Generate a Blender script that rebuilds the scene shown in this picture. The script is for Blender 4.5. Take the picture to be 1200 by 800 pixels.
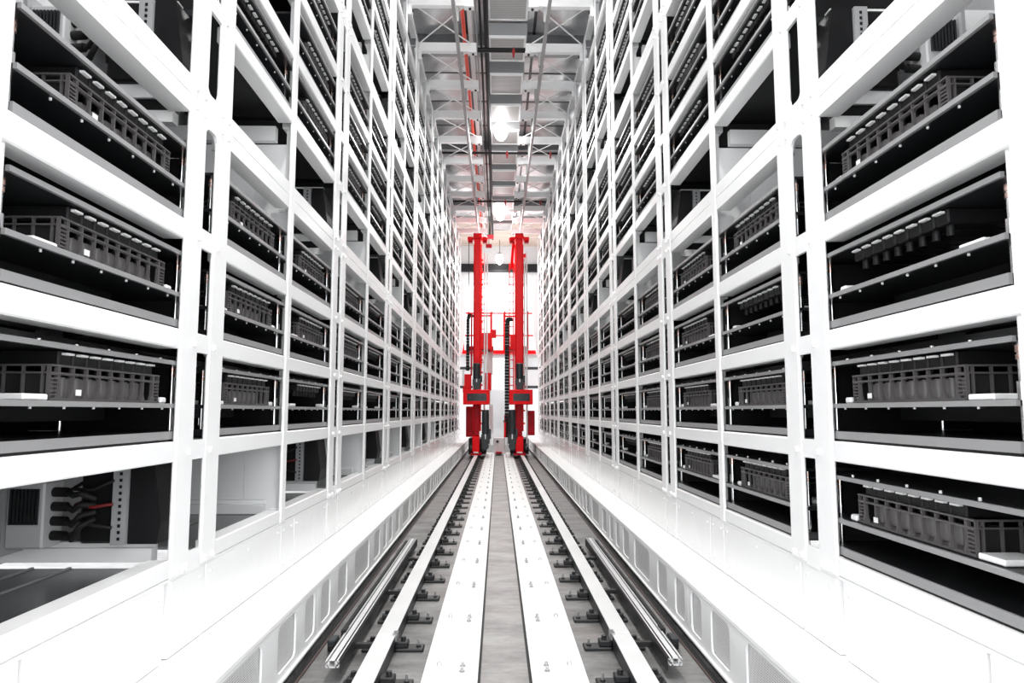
import bpy, math, random
from mathutils import Vector, Matrix
random.seed(7)
for o in list(bpy.data.objects): bpy.data.objects.remove(o, do_unlink=True)
S = bpy.context.scene
COL = S.collection
R = math.radians

# ------------------------------------------------------------------ camera
F_PX = 830.0
PITCH, YAW = 5.642, 1.1333
CAM = Vector((-0.0425, 0.0, 1.55))
cd = bpy.data.cameras.new('camera'); cam = bpy.data.objects.new('camera', cd); COL.objects.link(cam)
cd.sensor_width = 36.0; cd.lens = F_PX * 36.0 / 1200.0; cd.clip_start = 0.02; cd.clip_end = 200
cam.location = CAM; cam.rotation_euler = (R(90 + PITCH), 0, -R(YAW))
S.camera = cam
# ------------------------------------------------------------------ world, exposure
W = bpy.data.worlds.new('hall'); S.world = W; W.use_nodes = True
W.node_tree.nodes['Background'].inputs[0].default_value = (0.97, 0.985, 1.0, 1)
W.node_tree.nodes['Background'].inputs[1].default_value = 3.0
S.view_settings.view_transform = 'Standard'; S.view_settings.look = 'None'
S.view_settings.gamma = 1.0; S.view_settings.use_curve_mapping = False
S.view_settings.exposure = 0.40
LAMP_WATT = 205.0

# ------------------------------------------------------------------ materials
MATS = {}
def mat(name, col, rough=0.5, metal=0.0, emit=None, spec=None, noise=None, bump=None, coat=0):
    m = bpy.data.materials.new(name); m.use_nodes = True
    nt = m.node_tree; b = nt.nodes['Principled BSDF']
    b.inputs['Base Color'].default_value = (*col, 1); b.inputs['Roughness'].default_value = rough
    b.inputs['Metallic'].default_value = metal
    if spec is not None: b.inputs['Specular IOR Level'].default_value = spec
    if coat: b.inputs['Coat Weight'].default_value = coat; b.inputs['Coat Roughness'].default_value = 0.08
    if emit: b.inputs['Emission Color'].default_value = (*emit[0], 1); b.inputs['Emission Strength'].default_value = emit[1]
    if noise or bump:
        tc = nt.nodes.new('ShaderNodeTexCoord')
    if noise:   # (scale, amount, stretch)
        mp = nt.nodes.new('ShaderNodeMapping'); mp.inputs['Scale'].default_value = noise[2] if len(noise) > 2 else (1, 1, 1)
        nz = nt.nodes.new('ShaderNodeTexNoise'); nz.inputs['Scale'].default_value = noise[0]; nz.inputs['Detail'].default_value = 6
        mx = nt.nodes.new('ShaderNodeMix'); mx.data_type = 'RGBA'
        a = noise[1]
        mx.inputs[6].default_value = (*[max(0, c * (1 - a)) for c in col], 1); mx.inputs[7].default_value = (*[min(1, c * (1 + a)) for c in col], 1)
        rp = nt.nodes.new('ShaderNodeMapRange'); rp.inputs[1].default_value = 0.3; rp.inputs[2].default_value = 0.7
        nt.links.new(tc.outputs['Object'], mp.inputs[0]); nt.links.new(mp.outputs[0], nz.inputs['Vector'])
        nt.links.new(nz.outputs[0], rp.inputs[0]); nt.links.new(rp.outputs[0], mx.inputs[0]); nt.links.new(mx.outputs[2], b.inputs['Base Color'])
    if bump:    # (scale, strength, distance)
        nb = nt.nodes.new('ShaderNodeTexNoise'); nb.inputs['Scale'].default_value = bump[0]; nb.inputs['Detail'].default_value = 3
        bp = nt.nodes.new('ShaderNodeBump'); bp.inputs['Strength'].default_value = bump[1]; bp.inputs['Distance'].default_value = bump[2]
        nt.links.new(tc.outputs['Object'], nb.inputs['Vector']); nt.links.new(nb.outputs[0], bp.inputs['Height']); nt.links.new(bp.outputs[0], b.inputs['Normal'])
    MATS[name] = m
    return m
mat('white_paint', (0.93, 0.933, 0.936), 0.33, bump=(3.0, 0.05, 0.02))
mat('white_gloss', (0.92, 0.923, 0.926), 0.16, bump=(2.2, 0.25, 0.02))
mat('white_plate', (0.90, 0.90, 0.90), 0.5)
mat('inner_white', (0.84, 0.845, 0.85), 0.25)
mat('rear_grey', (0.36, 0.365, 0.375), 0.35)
mat('deck_grey', (0.10, 0.103, 0.11), 0.22, noise=(5, 0.15))
mat('plate_grey', (0.33, 0.33, 0.335), 0.35, metal=0.2)
mat('plate_dark', (0.016, 0.017, 0.019), 0.35)
mat('black', (0.008, 0.008, 0.009), 0.5, spec=0.25)
mat('rubber', (0.012, 0.012, 0.013), 0.6, spec=0.3)
mat('tote_plastic', (0.092, 0.086, 0.088), 0.32)
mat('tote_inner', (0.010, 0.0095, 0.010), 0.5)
mat('cell_metal', (0.16, 0.15, 0.15), 0.35)
mat('chrome', (0.86, 0.86, 0.87), 0.12, metal=1.0)
mat('copper', (0.70, 0.50, 0.44), 0.22, metal=1.0)
mat('tab_white', (0.95, 0.95, 0.95), 0.35)
mat('clip_steel', (0.014, 0.0145, 0.016), 0.45)
mat('rail_top', (0.82, 0.82, 0.82), 0.38, metal=0.15, noise=(1.5, 0.05))
mat('rail_side', (0.030, 0.031, 0.034), 0.4, metal=0.3)
mat('aluminium', (0.86, 0.86, 0.865), 0.3, metal=0.15)
mat('zinc', (0.55, 0.55, 0.56), 0.3, metal=0.9)
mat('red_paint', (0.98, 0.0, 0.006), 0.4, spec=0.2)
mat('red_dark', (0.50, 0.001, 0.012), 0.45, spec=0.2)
mat('motor_grey', (0.030, 0.036, 0.041), 0.45)
mat('orange_red', (0.80, 0.045, 0.012), 0.4)
mat('galvanised', (0.62, 0.625, 0.63), 0.28, metal=0.85, noise=(1.6, 0.3), bump=(1.6, 0.5, 0.08))
mat('galvanised_dark', (0.10, 0.10, 0.105), 0.35, metal=0.7, noise=(2.0, 0.3))
mat('duct_grey', (0.34, 0.34, 0.345), 0.4, metal=0.4)
mat('beige_board', (0.50, 0.40, 0.34), 0.7, noise=(0.8, 0.2, (1, 6, 1)))
mat('wall_white', (0.84, 0.85, 0.86), 0.7)
mat('wall_grey', (0.45, 0.45, 0.455), 0.7)
mat('lamp_glow', (1, 1, 1), 0.5, emit=((1, 0.99, 0.97), 22.0))
mat('pipe_red', (0.35, 0.02, 0.02), 0.4)
mat('drive_grey', (0.55, 0.555, 0.56), 0.35)
mat('red_wire', (0.16, 0.006, 0.006), 0.5)
mat('brown_rust', (0.10, 0.065, 0.06), 0.6)
mat('clear_glass', (0.012, 0.012, 0.014), 0.12, spec=0.25)

def concrete():
    m = mat('concrete', (0.27, 0.265, 0.262), 0.42)
    nt = m.node_tree; b = nt.nodes['Principled BSDF']; L = nt.links.new
    tc = nt.nodes.new('ShaderNodeTexCoord')
    def nz(scale, det, st):
        mp = nt.nodes.new('ShaderNodeMapping'); mp.inputs['Scale'].default_value = st
        n = nt.nodes.new('ShaderNodeTexNoise'); n.inputs['Scale'].default_value = scale; n.inputs['Detail'].default_value = det; n.inputs['Roughness'].default_value = 0.65
        L(tc.outputs['Object'], mp.inputs[0]); L(mp.outputs[0], n.inputs['Vector']); return n
    a = nz(2.4, 10, (0.8, 1.3, 1)); c = nz(16, 5, (0.6, 1.4, 1)); r = nz(1.1, 4, (1, 1, 1))
    cr = nt.nodes.new('ShaderNodeValToRGB'); e = cr.color_ramp.elements
    e[0].position = 0.30; e[0].color = (0.085, 0.083, 0.081, 1); e[1].position = 0.68; e[1].color = (0.31, 0.305, 0.30, 1)
    ad = nt.nodes.new('ShaderNodeMath'); ad.operation = 'MULTIPLY_ADD'; ad.inputs[1].default_value = 0.30; ad.inputs[2].default_value = -0.15
    L(c.outputs[0], ad.inputs[0]); s = nt.nodes.new('ShaderNodeMath'); s.operation = 'ADD'; L(a.outputs[0], s.inputs[0]); L(ad.outputs[0], s.inputs[1]); L(s.outputs[0], cr.inputs[0])
    mx = nt.nodes.new('ShaderNodeMix'); mx.data_type = 'RGBA'; mx.inputs[7].default_value = (0.33, 0.25, 0.225, 1)
    mr = nt.nodes.new('ShaderNodeMapRange'); mr.inputs[1].default_value = 0.55; mr.inputs[2].default_value = 0.85; mr.inputs[4].default_value = 0.55
    L(r.outputs[0], mr.inputs[0]); L(mr.outputs[0], mx.inputs[0]); L(cr.outputs[0], mx.inputs[6]); L(mx.outputs[2], b.inputs['Base Color'])
    bp = nt.nodes.new('ShaderNodeBump'); bp.inputs['Strength'].default_value = 0.12; bp.inputs['Distance'].default_value = 0.01; L(c.outputs[0], bp.inputs['Height']); L(bp.outputs[0], b.inputs['Normal'])
concrete()
def perforated(name, base, hole, pitch_y, pitch_z, frac):
    # a sheet with rows of small punched slots; plane spans Y and Z
    m = mat(name, base, 0.4); nt = m.node_tree; b = nt.nodes['Principled BSDF']; L = nt.links.new
    tc = nt.nodes.new('ShaderNodeTexCoord'); sp = nt.nodes.new('ShaderNodeSeparateXYZ'); L(tc.outputs['Object'], sp.inputs[0])
    def cell(out, pitch):
        d = nt.nodes.new('ShaderNodeMath'); d.operation = 'DIVIDE'; d.inputs[1].default_value = pitch; L(out, d.inputs[0])
        fr = nt.nodes.new('ShaderNodeMath'); fr.operation = 'FRACT'; L(d.outputs[0], fr.inputs[0])
        lt = nt.nodes.new('ShaderNodeMath'); lt.operation = 'LESS_THAN'; lt.inputs[1].default_value = frac; L(fr.outputs[0], lt.inputs[0]); return lt
    a = cell(sp.outputs[1], pitch_y); c = cell(sp.outputs[2], pitch_z)
    mu = nt.nodes.new('ShaderNodeMath'); mu.operation = 'MULTIPLY'; L(a.outputs[0], mu.inputs[0]); L(c.outputs[0], mu.inputs[1])
    mx = nt.nodes.new('ShaderNodeMix'); mx.data_type = 'RGBA'; mx.inputs[6].default_value = (*base, 1); mx.inputs[7].default_value = (*hole, 1)
    L(mu.outputs[0], mx.inputs[0]); L(mx.outputs[2], b.inputs['Base Color'])
perforated('mesh_grille', (0.84, 0.84, 0.84), (0.36, 0.35, 0.35), 0.016, 0.0125, 0.62)
perforated('ceiling_mesh', (0.56, 0.56, 0.56), (0.30, 0.30, 0.30), 0.05, 50.0, 0.5)

# ------------------------------------------------------------------ mesh helpers
class MB:
    def __init__(self): self.v = []; self.f = []; self.m = []; self.mats = []; self.smooth = []
    def mi(self, m):
        if m not in self.mats: self.mats.append(m)
        return self.mats.index(m)
    def add(self, vs, fs, m, sm=False):
        o = len(self.v); k = self.mi(m)
        self.v += [tuple(p) for p in vs]; self.f += [tuple(i + o for i in q) for q in fs]; self.m += [k] * len(fs); self.smooth += [sm] * len(fs)
    def box(self, x0, x1, y0, y1, z0, z1, m):
        if x0 > x1: x0, x1 = x1, x0
        if y0 > y1: y0, y1 = y1, y0
        if z0 > z1: z0, z1 = z1, z0
        self.add([(x0, y0, z0), (x1, y0, z0), (x1, y1, z0), (x0, y1, z0), (x0, y0, z1), (x1, y0, z1), (x1, y1, z1), (x0, y1, z1)],
                 [(0, 3, 2, 1), (4, 5, 6, 7), (0, 1, 5, 4), (1, 2, 6, 5), (2, 3, 7, 6), (3, 0, 4, 7)], m)
        return self
    def cbox(self, x0, x1, y0, y1, z0, z1, m, c):
        # box with all edges chamfered by c
        if x0 > x1: x0, x1 = x1, x0
        if y0 > y1: y0, y1 = y1, y0
        if z0 > z1: z0, z1 = z1, z0
        X = (x0, x1); Y = (y0, y1); Z = (z0, z1); vs = []; idx = {}
        for i in (0, 1):
            for j in (0, 1):
                for k in (0, 1):
                    sx, sy, sz = (1 - 2 * i), (1 - 2 * j), (1 - 2 * k)
                    for a, p in (('x', (X[i], Y[j] + sy * c, Z[k] + sz * c)), ('y', (X[i] + sx * c, Y[j], Z[k] + sz * c)), ('z', (X[i] + sx * c, Y[j] + sy * c, Z[k]))):
                        idx[(i, j, k, a)] = len(vs); vs.append(p)
        g = lambda i, j, k, a: idx[(i, j, k, a)]
        fs = []
        for i in (0, 1):
            q = [g(i, 0, 0, 'x'), g(i, 1, 0, 'x'), g(i, 1, 1, 'x'), g(i, 0, 1, 'x')]; fs.append(q if i else q[::-1])
            q = [g(0, i, 0, 'y'), g(0, i, 1, 'y'), g(1, i, 1, 'y'), g(1, i, 0, 'y')]; fs.append(q if i else q[::-1])
            q = [g(0, 0, i, 'z'), g(1, 0, i, 'z'), g(1, 1, i, 'z'), g(0, 1, i, 'z')]; fs.append(q if i else q[::-1])
        for a in (0, 1):
            for b in (0, 1):
                fs.append([g(a, b, 0, 'x'), g(a, b, 1, 'x'), g(a, b, 1, 'y'), g(a, b, 0, 'y')][::(1 if (a == b) else -1)])
                fs.append([g(a, 0, b, 'x'), g(a, 1, b, 'x'), g(a, 1, b, 'z'), g(a, 0, b, 'z')][::(-1 if (a == b) else 1)])
                fs.append([g(0, a, b, 'y'), g(1, a, b, 'y'), g(1, a, b, 'z'), g(0, a, b, 'z')][::(1 if (a == b) else -1)])
                for k in (0, 1):
                    q = [g(a, b, k, 'x'), g(a, b, k, 'y'), g(a, b, k, 'z')]; fs.append(q if (a + b + k) % 2 else q[::-1])
        self.add(vs, fs, m); return self
    def tube(self, p0, p1, r, m, n=10, r1=None, caps=True):
        p0, p1 = Vector(p0), Vector(p1); r1 = r if r1 is None else r1
        d = (p1 - p0).normalized(); u = d.orthogonal().normalized(); w = d.cross(u)
        vs = []
        for p, rr in ((p0, r), (p1, r1)):
            for i in range(n):
                a = 2 * math.pi * i / n; vs.append(p + u * math.cos(a) * rr + w * math.sin(a) * rr)
        self.add(vs, [(i, (i + 1) % n, n + (i + 1) % n, n + i) for i in range(n)], m, True)
        if caps: self.add(vs, [tuple(range(n))[::-1], tuple(range(n, 2 * n))], m)
        return self
    def path(self, pts, r, m, n=8):
        pts = [Vector(p) for p in pts]; vs = []; up = Vector((0.13, 0.31, 0.94)).normalized()
        for i, p in enumerate(pts):
            d = (pts[min(i + 1, len(pts) - 1)] - pts[max(i - 1, 0)]).normalized(); u = d.cross(up).normalized(); w = d.cross(u)
            for k in range(n):
                a = 2 * math.pi * k / n; vs.append(p + u * math.cos(a) * r + w * math.sin(a) * r)
        fs = [(i * n + k, i * n + (k + 1) % n, (i + 1) * n + (k + 1) % n, (i + 1) * n + k) for i in range(len(pts) - 1) for k in range(n)]
        self.add(vs, fs, m, True)
        e = (len(pts) - 1) * n
        self.add(vs, [tuple(range(n))[::-1], tuple(range(e, e + n))], m); return self
    def prism(self, poly, axis, a, b, m):
        # poly: 2D points in the plane of the other two axes, extruded along axis from a to b
        def P(q, t): return (t, q[0], q[1]) if axis == 'x' else ((q[0], t, q[1]) if axis == 'y' else (q[0], q[1], t))
        n = len(poly); vs = [P(q, a) for q in poly] + [P(q, b) for q in poly]
        self.add(vs, [(i, (i + 1) % n, n + (i + 1) % n, n + i) for i in range(n)] + [tuple(range(n))[::-1], tuple(range(n, 2 * n))], m); return self
    def sphere(self, c, r, m, n=12, h=8, sc=(1, 1, 1)):
        vs = []; fs = []
        for j in range(h + 1):
            t = math.pi * j / h
            for i in range(n):
                a = 2 * math.pi * i / n
                vs.append((c[0] + r * sc[0] * math.sin(t) * math.cos(a), c[1] + r * sc[1] * math.sin(t) * math.sin(a), c[2] + r * sc[2] * math.cos(t)))
        for j in range(h):
            for i in range(n): fs.append((j * n + i, (j + 1) * n + i, (j + 1) * n + (i + 1) % n, j * n + (i + 1) % n))
        self.add(vs, fs, m, True); return self
    def mesh(self, name, recalc=True):
        me = bpy.data.meshes.new(name); me.from_pydata(self.v, [], self.f)
        for m in self.mats: me.materials.append(MATS[m])
        me.polygons.foreach_set('material_index', self.m); me.polygons.foreach_set('use_smooth', self.smooth)
        me.update(); return me
    def build(self, name, parent=None, label=None): return put(name, self.mesh(name), parent, label=label)
def put(name, me, parent=None, loc=None, label=None):
    o = bpy.data.objects.new(name, me); COL.objects.link(o)
    if parent: o.parent = parent
    if loc is not None: o.location = loc
    if label: o['label'] = label
    return o
def tag(o, label, cat, group=None, kind=None):
    o['label'] = label; o['category'] = cat
    if group: o['group'] = group
    if kind: o['kind'] = kind
    return o
def thing(name, label, cat, loc=(0, 0, 0), group=None):
    o = bpy.data.objects.new(name, None); COL.objects.link(o); o.location = loc; o.empty_display_size = 0.1
    return tag(o, label, cat, group)
def struct(o, label=None):
    o['kind'] = 'structure'
    if label: o['label'] = label
    return o
# projection used only to leave out repeats that the photograph cannot show
def project(P):
    p, y = R(PITCH), R(YAW); d = Vector(P) - CAM
    fw = Vector((math.sin(y) * math.cos(p), math.cos(y) * math.cos(p), math.sin(p))); rt = Vector((math.cos(y), -math.sin(y), 0)); up = rt.cross(fw)
    t = d.dot(fw)
    if t < 0.05: return None
    return 600 + F_PX * d.dot(rt) / t, 400 - F_PX * d.dot(up) / t
def in_view(pts, pad=25):
    q = [project(p) for p in pts]; q = [a for a in q if a]
    if not q: return False
    return max(a[0] for a in q) > -pad and min(a[0] for a in q) < 1200 + pad and max(a[1] for a in q) > -pad and min(a[1] for a in q) < 800 + pad
NUM = ['zeroth', 'first', 'second', 'third', 'fourth', 'fifth', 'sixth', 'seventh', 'eighth', 'ninth', 'tenth', 'eleventh', 'twelfth', 'thirteenth', 'fourteenth', 'fifteenth', 'sixteenth', 'seventeenth', 'eighteenth', 'nineteenth', 'twentieth']

# ------------------------------------------------------------------ key dimensions
FACE = 1.5425            # |x| of the rack faces
DEPTH = 1.05             # rack depth
PY0, PER = 3.37, 3.02    # first post pair, module length
NPAIR = 9
PW, PGAP = 0.185, 0.145  # post width, gap in a pair
SING0, SING1 = 1.655, 1.755   # mid post of a module
BLK = 2.29
LEDGE_Z, LEDGE_X = 0.42, 1.235
END_Y = PY0 + PER * (NPAIR - 1) + 2 * PW + PGAP
TOP_Z = 8.46

# ------------------------------------------------------------------ setting: floor, walls, ceiling
fl = MB().box(-9, 9, -3, 34, -0.12, 0.0, 'concrete').build('floor'); struct(fl, 'grey polished concrete floor of the aisle')
WALL_Y = 33.0
wb = MB(); wb.box(-9, 9, WALL_Y, WALL_Y + 0.2, 0, 7.6, 'wall_white'); wb.box(-9, 9, WALL_Y, WALL_Y + 0.2, 7.6, 9.6, 'wall_grey')
wo = wb.build('wall_back'); struct(wo, 'bright white end wall behind the red cranes')
def wall_item(name, x0, x1, z0, z1, m, y=0.05): MB().box(x0, x1, WALL_Y - y, WALL_Y, z0, z1, m).build(name, wo)
CEIL = 9.35
ce = MB().box(-9, 9, -3, 28.6, CEIL, CEIL + 0.1, 'galvanised_dark').box(-9, 9, 28.6, 34, CEIL, CEIL + 0.1, 'beige_board').build('ceiling'); struct(ce, 'galvanised metal deck ceiling over the aisle')
# sheet panels of the ceiling, each a piece of its own, a little uneven
cm = {}
for k in range(3):
    b = MB(); nx, ny = 6, 6; vs = []
    for j in range(ny + 1):
        for i in range(nx + 1):
            u, v = i / nx - 0.5, j / ny - 0.5
            vs.append((u * 1.32, v * 1.42, -0.11 * (1 - 4 * u * u) * (1 - 4 * v * v) * (1, 0.5, 1.4)[k] - 0.012))
    b.add(vs, [(j * 7 + i, (j + 1) * 7 + i, (j + 1) * 7 + i + 1, j * 7 + i + 1) for j in range(ny) for i in range(nx)], 'galvanised', True)
    b.box(-0.66, 0.66, -0.71, 0.71, -0.012, -0.004, 'galvanised'); cm[k] = b.mesh('ceiling_panel')
for j in range(14):
    for i in range(-2, 3):
        y = 7.4 + j * 1.51
        put('ceiling_panel', cm[random.choice((0, 1, 2)) if i else 1], ce, (i * 1.38, y, CEIL - 0.002))

# ------------------------------------------------------------------ racks
def bays():
    out = [(0, PY0 - PER + SING1, PY0)]
    for n in range(NPAIR - 1):
        y = PY0 + n * PER
        out.append((2 * n + 1, y + 2 * PW + PGAP, y + SING0)); out.append((2 * n + 2, y + SING1, y + PER))
    return out
BAYS = bays()
SILL = 0.87
BEAMS = [(1.315, 1.41), (1.845, 1.94), (2.375, 2.475)]
THICK = (3.01, 3.195)
def levels():
    """(kind, bottom, top) of every horizontal member"""
    out = []
    for b in range(3):
        for z0, z1 in BEAMS: out.append(('beam', z0 + b * BLK + (0.04 if b and z0 < 1.5 else 0.0), z1 + b * BLK + (0.04 if b and z0 < 1.5 else 0.0)))
        out.append(('thick', THICK[0] + b * BLK, THICK[1] + b * BLK))
    out.append(('beam', TOP_Z - 0.10, TOP_Z))
    return out
LEVELS = levels()
RACK = {}
for s, side in ((-1, 'left'), (1, 'right')):
    rk = thing('storage_rack', 'tall white steel storage rack along the %s side of the aisle' % side, 'rack', (s * FACE, PY0, LEDGE_Z), 'racks facing each other across the aisle')
    RACK[s] = rk; inv = Matrix.Translation((-s * FACE, -PY0, -LEDGE_Z))
    def rput(name, me, loc=(0, 0, 0), rk=rk, s=s): return put(name, me, rk, Vector(loc) - Vector((s * FACE, PY0, LEDGE_Z)))
    X = lambda v, s=s: s * (FACE + v)
    pm = MB().cbox(X(0), X(0.022), 0, PW, LEDGE_Z + 0.36, TOP_Z, 'white_paint', 0.008).mesh('post')
    sm = MB().cbox(X(0), X(0.022), 0, SING1 - SING0, SILL - 0.09, TOP_Z, 'white_paint', 0.008).mesh('post')
    sht = MB().box(X(0.024), X(0.085), 0, 0.006, SILL, TOP_Z - 0.12, 'inner_white').mesh('side_sheet')
    for n in range(-1, NPAIR):
        y = PY0 + n * PER
        if n >= 0:
            rput('post', pm, (0, y, 0)); rput('post', pm, (0, y + PW + PGAP, 0))
        if n < NPAIR - 1:
            rput('post', sm, (0, y + SING0, 0)); rput('side_sheet', sht, (0, y + SING1 + 0.038, 0))
    # link plates that tie the two posts of a pair together, with bolt heads
    def link(z0, z1, big):
        b = MB(); ya, yb = PW - 0.004, PW + PGAP + 0.004
        b.box(X(0.004), X(0.020), ya, yb, z0, z1, 'white_paint')
        if big:      # rounded inner corners
            for yy, d in ((ya, 1), (yb, -1)):
                for zz, e in ((z0, -1), (z1, 1)):
                    r = 0.05; P = [(yy, zz)] + [(yy + d * r * (1 - math.sin(a)), zz + e * r * (1 - math.cos(a))) for a in [i * math.pi / 8 for i in range(5)]]
                    b.prism(P, 'x', X(0.004), X(0.020), 'white_paint')
        return b.mesh('link_plate')
    bolt = MB().tube((X(0.001), 0, 0), (X(-0.014), 0, 0), 0.017, 'white_paint', 10, 0.012).mesh('bolt_head')
    for i, (k, z0, z1) in enumerate([('sill', SILL - 0.10, SILL)] + LEVELS):
        big = k == 'thick'; me = link(z0, z1, big)
        for n in range(NPAIR):
            yp = PY0 + n * PER
            if not in_view([(X(0), yp, z0), (X(0), yp + 0.5, z1)], 40): continue
            rput('link_plate', me, (0, yp, 0))
            if n > 2: continue
            zs = [z0 + 0.045, z1 - 0.045] if big else [(z0 + z1) / 2 - 0.01]
            ys = (PW * 0.25, PW * 0.78, PW + PGAP + PW * 0.22, PW + PGAP + PW * 0.75) if (big or k == 'sill') else (PW * 0.72, PW + PGAP + PW * 0.3)
            for z in zs:
                for yy in ys: rput('bolt_head', bolt, (0, yp + yy, z))
    # beams
    for par, w in ((1, SING0 - 2 * PW - PGAP), (0, PER - SING1)):
        for i, (k, z0, z1) in enumerate(LEVELS):
            b = MB()
            if k == 'thick':
                zm = z0 + 0.092
                b.box(X(0.006), X(0.11), 0, w, z0, zm - 0.003, 'white_paint'); b.box(X(0.006), X(0.11), 0, w, zm + 0.003, z1, 'white_paint'); b.box(X(0.012), X(0.10), 0, w, zm - 0.004, zm + 0.004, 'inner_white')
            else:
                b.cbox(X(0.006), X(0.11), 0, w, z0, z1, 'white_paint', 0.006)
            me = b.mesh('beam')
            for bi, y0, y1 in BAYS:
                if bi % 2 == par and in_view([(X(0), y0, z0), (X(0), y1, z1)], 60): rput('beam', me, (0, y0, 0))
        b = MB().cbox(X(0.006), X(0.11), 0, w, SILL - 0.085, SILL, 'white_gloss', 0.006); me = b.mesh('sill_beam')
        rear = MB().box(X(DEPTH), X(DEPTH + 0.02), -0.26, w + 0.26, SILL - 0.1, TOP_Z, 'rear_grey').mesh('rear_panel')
        for bi, y0, y1 in BAYS:
            if bi % 2 == par: rput('sill_beam', me, (0, y0, 0)); rput('rear_panel', rear, (0, y0, 0))
        if par: rput('rear_panel', MB().box(X(0.13), X(DEPTH), BAYS[0][1] - 0.05, BAYS[0][1] - 0.03, SILL, TOP_Z, 'black').box(X(DEPTH), X(DEPTH + 0.02), PY0 - PER, BAYS[0][1], SILL - 0.1, TOP_Z, 'inner_white').mesh('end_panel'))
        # deck of the lowest compartments
        dk = MB().box(X(0.112), X(DEPTH - 0.002), 0.002, w - 0.002, SILL - 0.05, SILL - 0.035, 'deck_grey')
        for v in (0.45, 0.62): dk.box(X(v), X(v + 0.012), 0.002, w - 0.002, SILL - 0.035, SILL - 0.028, 'plate_grey')
        dk = dk.mesh('deck')
        for bi, y0, y1 in BAYS:
            if bi % 2 == par and s < 0: rput('deck', dk, (0, y0, 0))
        # ties across the depth of the rack at the far end of every bay, white partitions at the mid posts
        for b3 in range(3):
            zt = SILL if b3 == 0 else THICK[1] + (b3 - 1) * BLK; z5 = BEAMS[0][0] + b3 * BLK + (0.04 if b3 else 0)
            ties = [MB().box(X(0.14), X(DEPTH - 0.01), 0, 0.06, z5 - 0.115, z5 - 0.005, 'inner_white').mesh('cross_tie')] if b3 else [MB().box(X(0.14), X(DEPTH - 0.01), 0, 0.06, zt - 0.03, zt + 0.035, 'inner_white').box(X(0.14), X(DEPTH - 0.01), 0.03, 0.06, zt + 0.035, zt + 0.06, 'white_paint').mesh('cross_tie')]
            if b3 and par == 0: ties.append(MB().box(X(0.14), X(DEPTH - 0.01), 0, 0.06, zt - 0.195, zt - 0.135, 'white_paint').box(X(0.14), X(DEPTH - 0.01), 0.02, 0.06, zt - 0.135, zt - 0.07, 'black').box(X(0.14), X(DEPTH - 0.01), 0, 0.06, zt - 0.07, zt, 'inner_white').mesh('cross_tie'))
            za = zt - 0.03 if b3 == 0 else BEAMS[2][1] + (b3 - 1) * BLK + 0.40
            zc = z5 - 0.12 if b3 else z5
            pt = [MB().box(X(0.026), X(0.30), 0, 0.012, za, zc, 'inner_white').mesh('partition'), MB().box(X(0.303), X(DEPTH - 0.01), 0.002, 0.010, za, zc, 'inner_white').mesh('partition')]
            for bi, y0, y1 in BAYS:
                if bi % 2 != par or not in_view([(X(0), y0, zt), (X(0.6), y1, z5)], 60) or (s > 0 and b3 == 0) or (b3 == 0 and bi >= 10): continue
                for q in ties: rput('cross_tie', q, (0, y1 + (0.04 if par else 0.10), 0))
                if par:
                    for q in pt: rput('partition', q, (0, y1 + 0.11, 0))
    # lower panels between ledge and sill, one per half module, with bolt heads
    for par, (ya, yb) in ((0, (0.02, 0.40)), (1, (0.42, 1.68)), (2, (1.70, 2.0)), (3, (2.02, 2.98))):
        b = MB().cbox(X(0.007), X(0.05), ya, yb, LEDGE_Z + 0.004, SILL - 0.10, 'white_gloss', 0.003)
        for yy in ((ya + 0.06, yb - 0.06) if yb - ya < 0.5 else (ya + 0.06, (ya + yb) / 2, yb - 0.06)):
            for z in (LEDGE_Z + 0.06, SILL - 0.15): b.tube((X(0.008), yy, z), (X(0.0), yy, z), 0.009, 'inner_white', 8)
        me = b.mesh('lower_panel')
        for n in range(-1, NPAIR): rput('lower_panel', me, (0, PY0 + n * PER, 0))
    b = MB().box(X(0.0068), X(0.09), PY0 - PER, END_Y, SILL - 0.0995, SILL - 0.0855, 'white_gloss').box(X(0.052), X(0.09), PY0 - PER, END_Y, LEDGE_Z, SILL - 0.098, 'inner_white').build('seam_strip', rk); b.location = -Vector((s * FACE, PY0, LEDGE_Z))
    # ------------------------------------------------ ledge with perforated skirt
    lg = thing('service_ledge', 'white ledge with perforated skirt running along the %s rack' % side, 'ledge', (s * LEDGE_X, PY0, 0), 'ledges at the foot of the racks')
    def lput(name, me, loc=(0, 0, 0), lg=lg, s=s): return put(name, me, lg, Vector(loc) - Vector((s * LEDGE_X, PY0, 0)))
    XL = lambda v, s=s: s * (LEDGE_X + v)
    UN = 1.52 - PER     # skirt unit phase relative to PY0
    tp = MB().cbox(XL(0.0), X(0.05), 0.002, PER - 0.002, LEDGE_Z - 0.03, LEDGE_Z, 'white_plate', 0.004).mesh('top_plate')
    OPEN = [(0.09, 0.36), (0.60, 0.93), (1.23, 1.90), (2.16, 2.51), (2.71, 2.95)]
    sk = MB(); z0, z1, za, zb = 0.075, LEDGE_Z - 0.032, 0.115, 0.372; xa, xb = XL(0.004), XL(0.016)
    sk.box(xa, xb, 0.003, PER - 0.003, zb, z1, 'white_paint'); sk.box(xa, xb, 0.003, PER - 0.003, z0, za, 'white_paint')
    ed = [0.003] + [q for o in OPEN for q in o] + [PER - 0.003]
    for i in range(0, len(ed), 2): sk.box(xa, xb, ed[i], ed[i + 1], za, zb, 'white_paint')
    for (ya, yb) in OPEN:
        for yy, d in ((ya, 1), (yb, -1)):
            for zz, e in ((za, 1), (zb, -1)):
                r = 0.045; sk.prism([(yy, zz)] + [(yy + d * r * (1 - math.sin(a)), zz + e * r * (1 - math.cos(a))) for a in [i * math.pi / 8 for i in range(5)]], 'x', xa, xb, 'white_paint')
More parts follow.
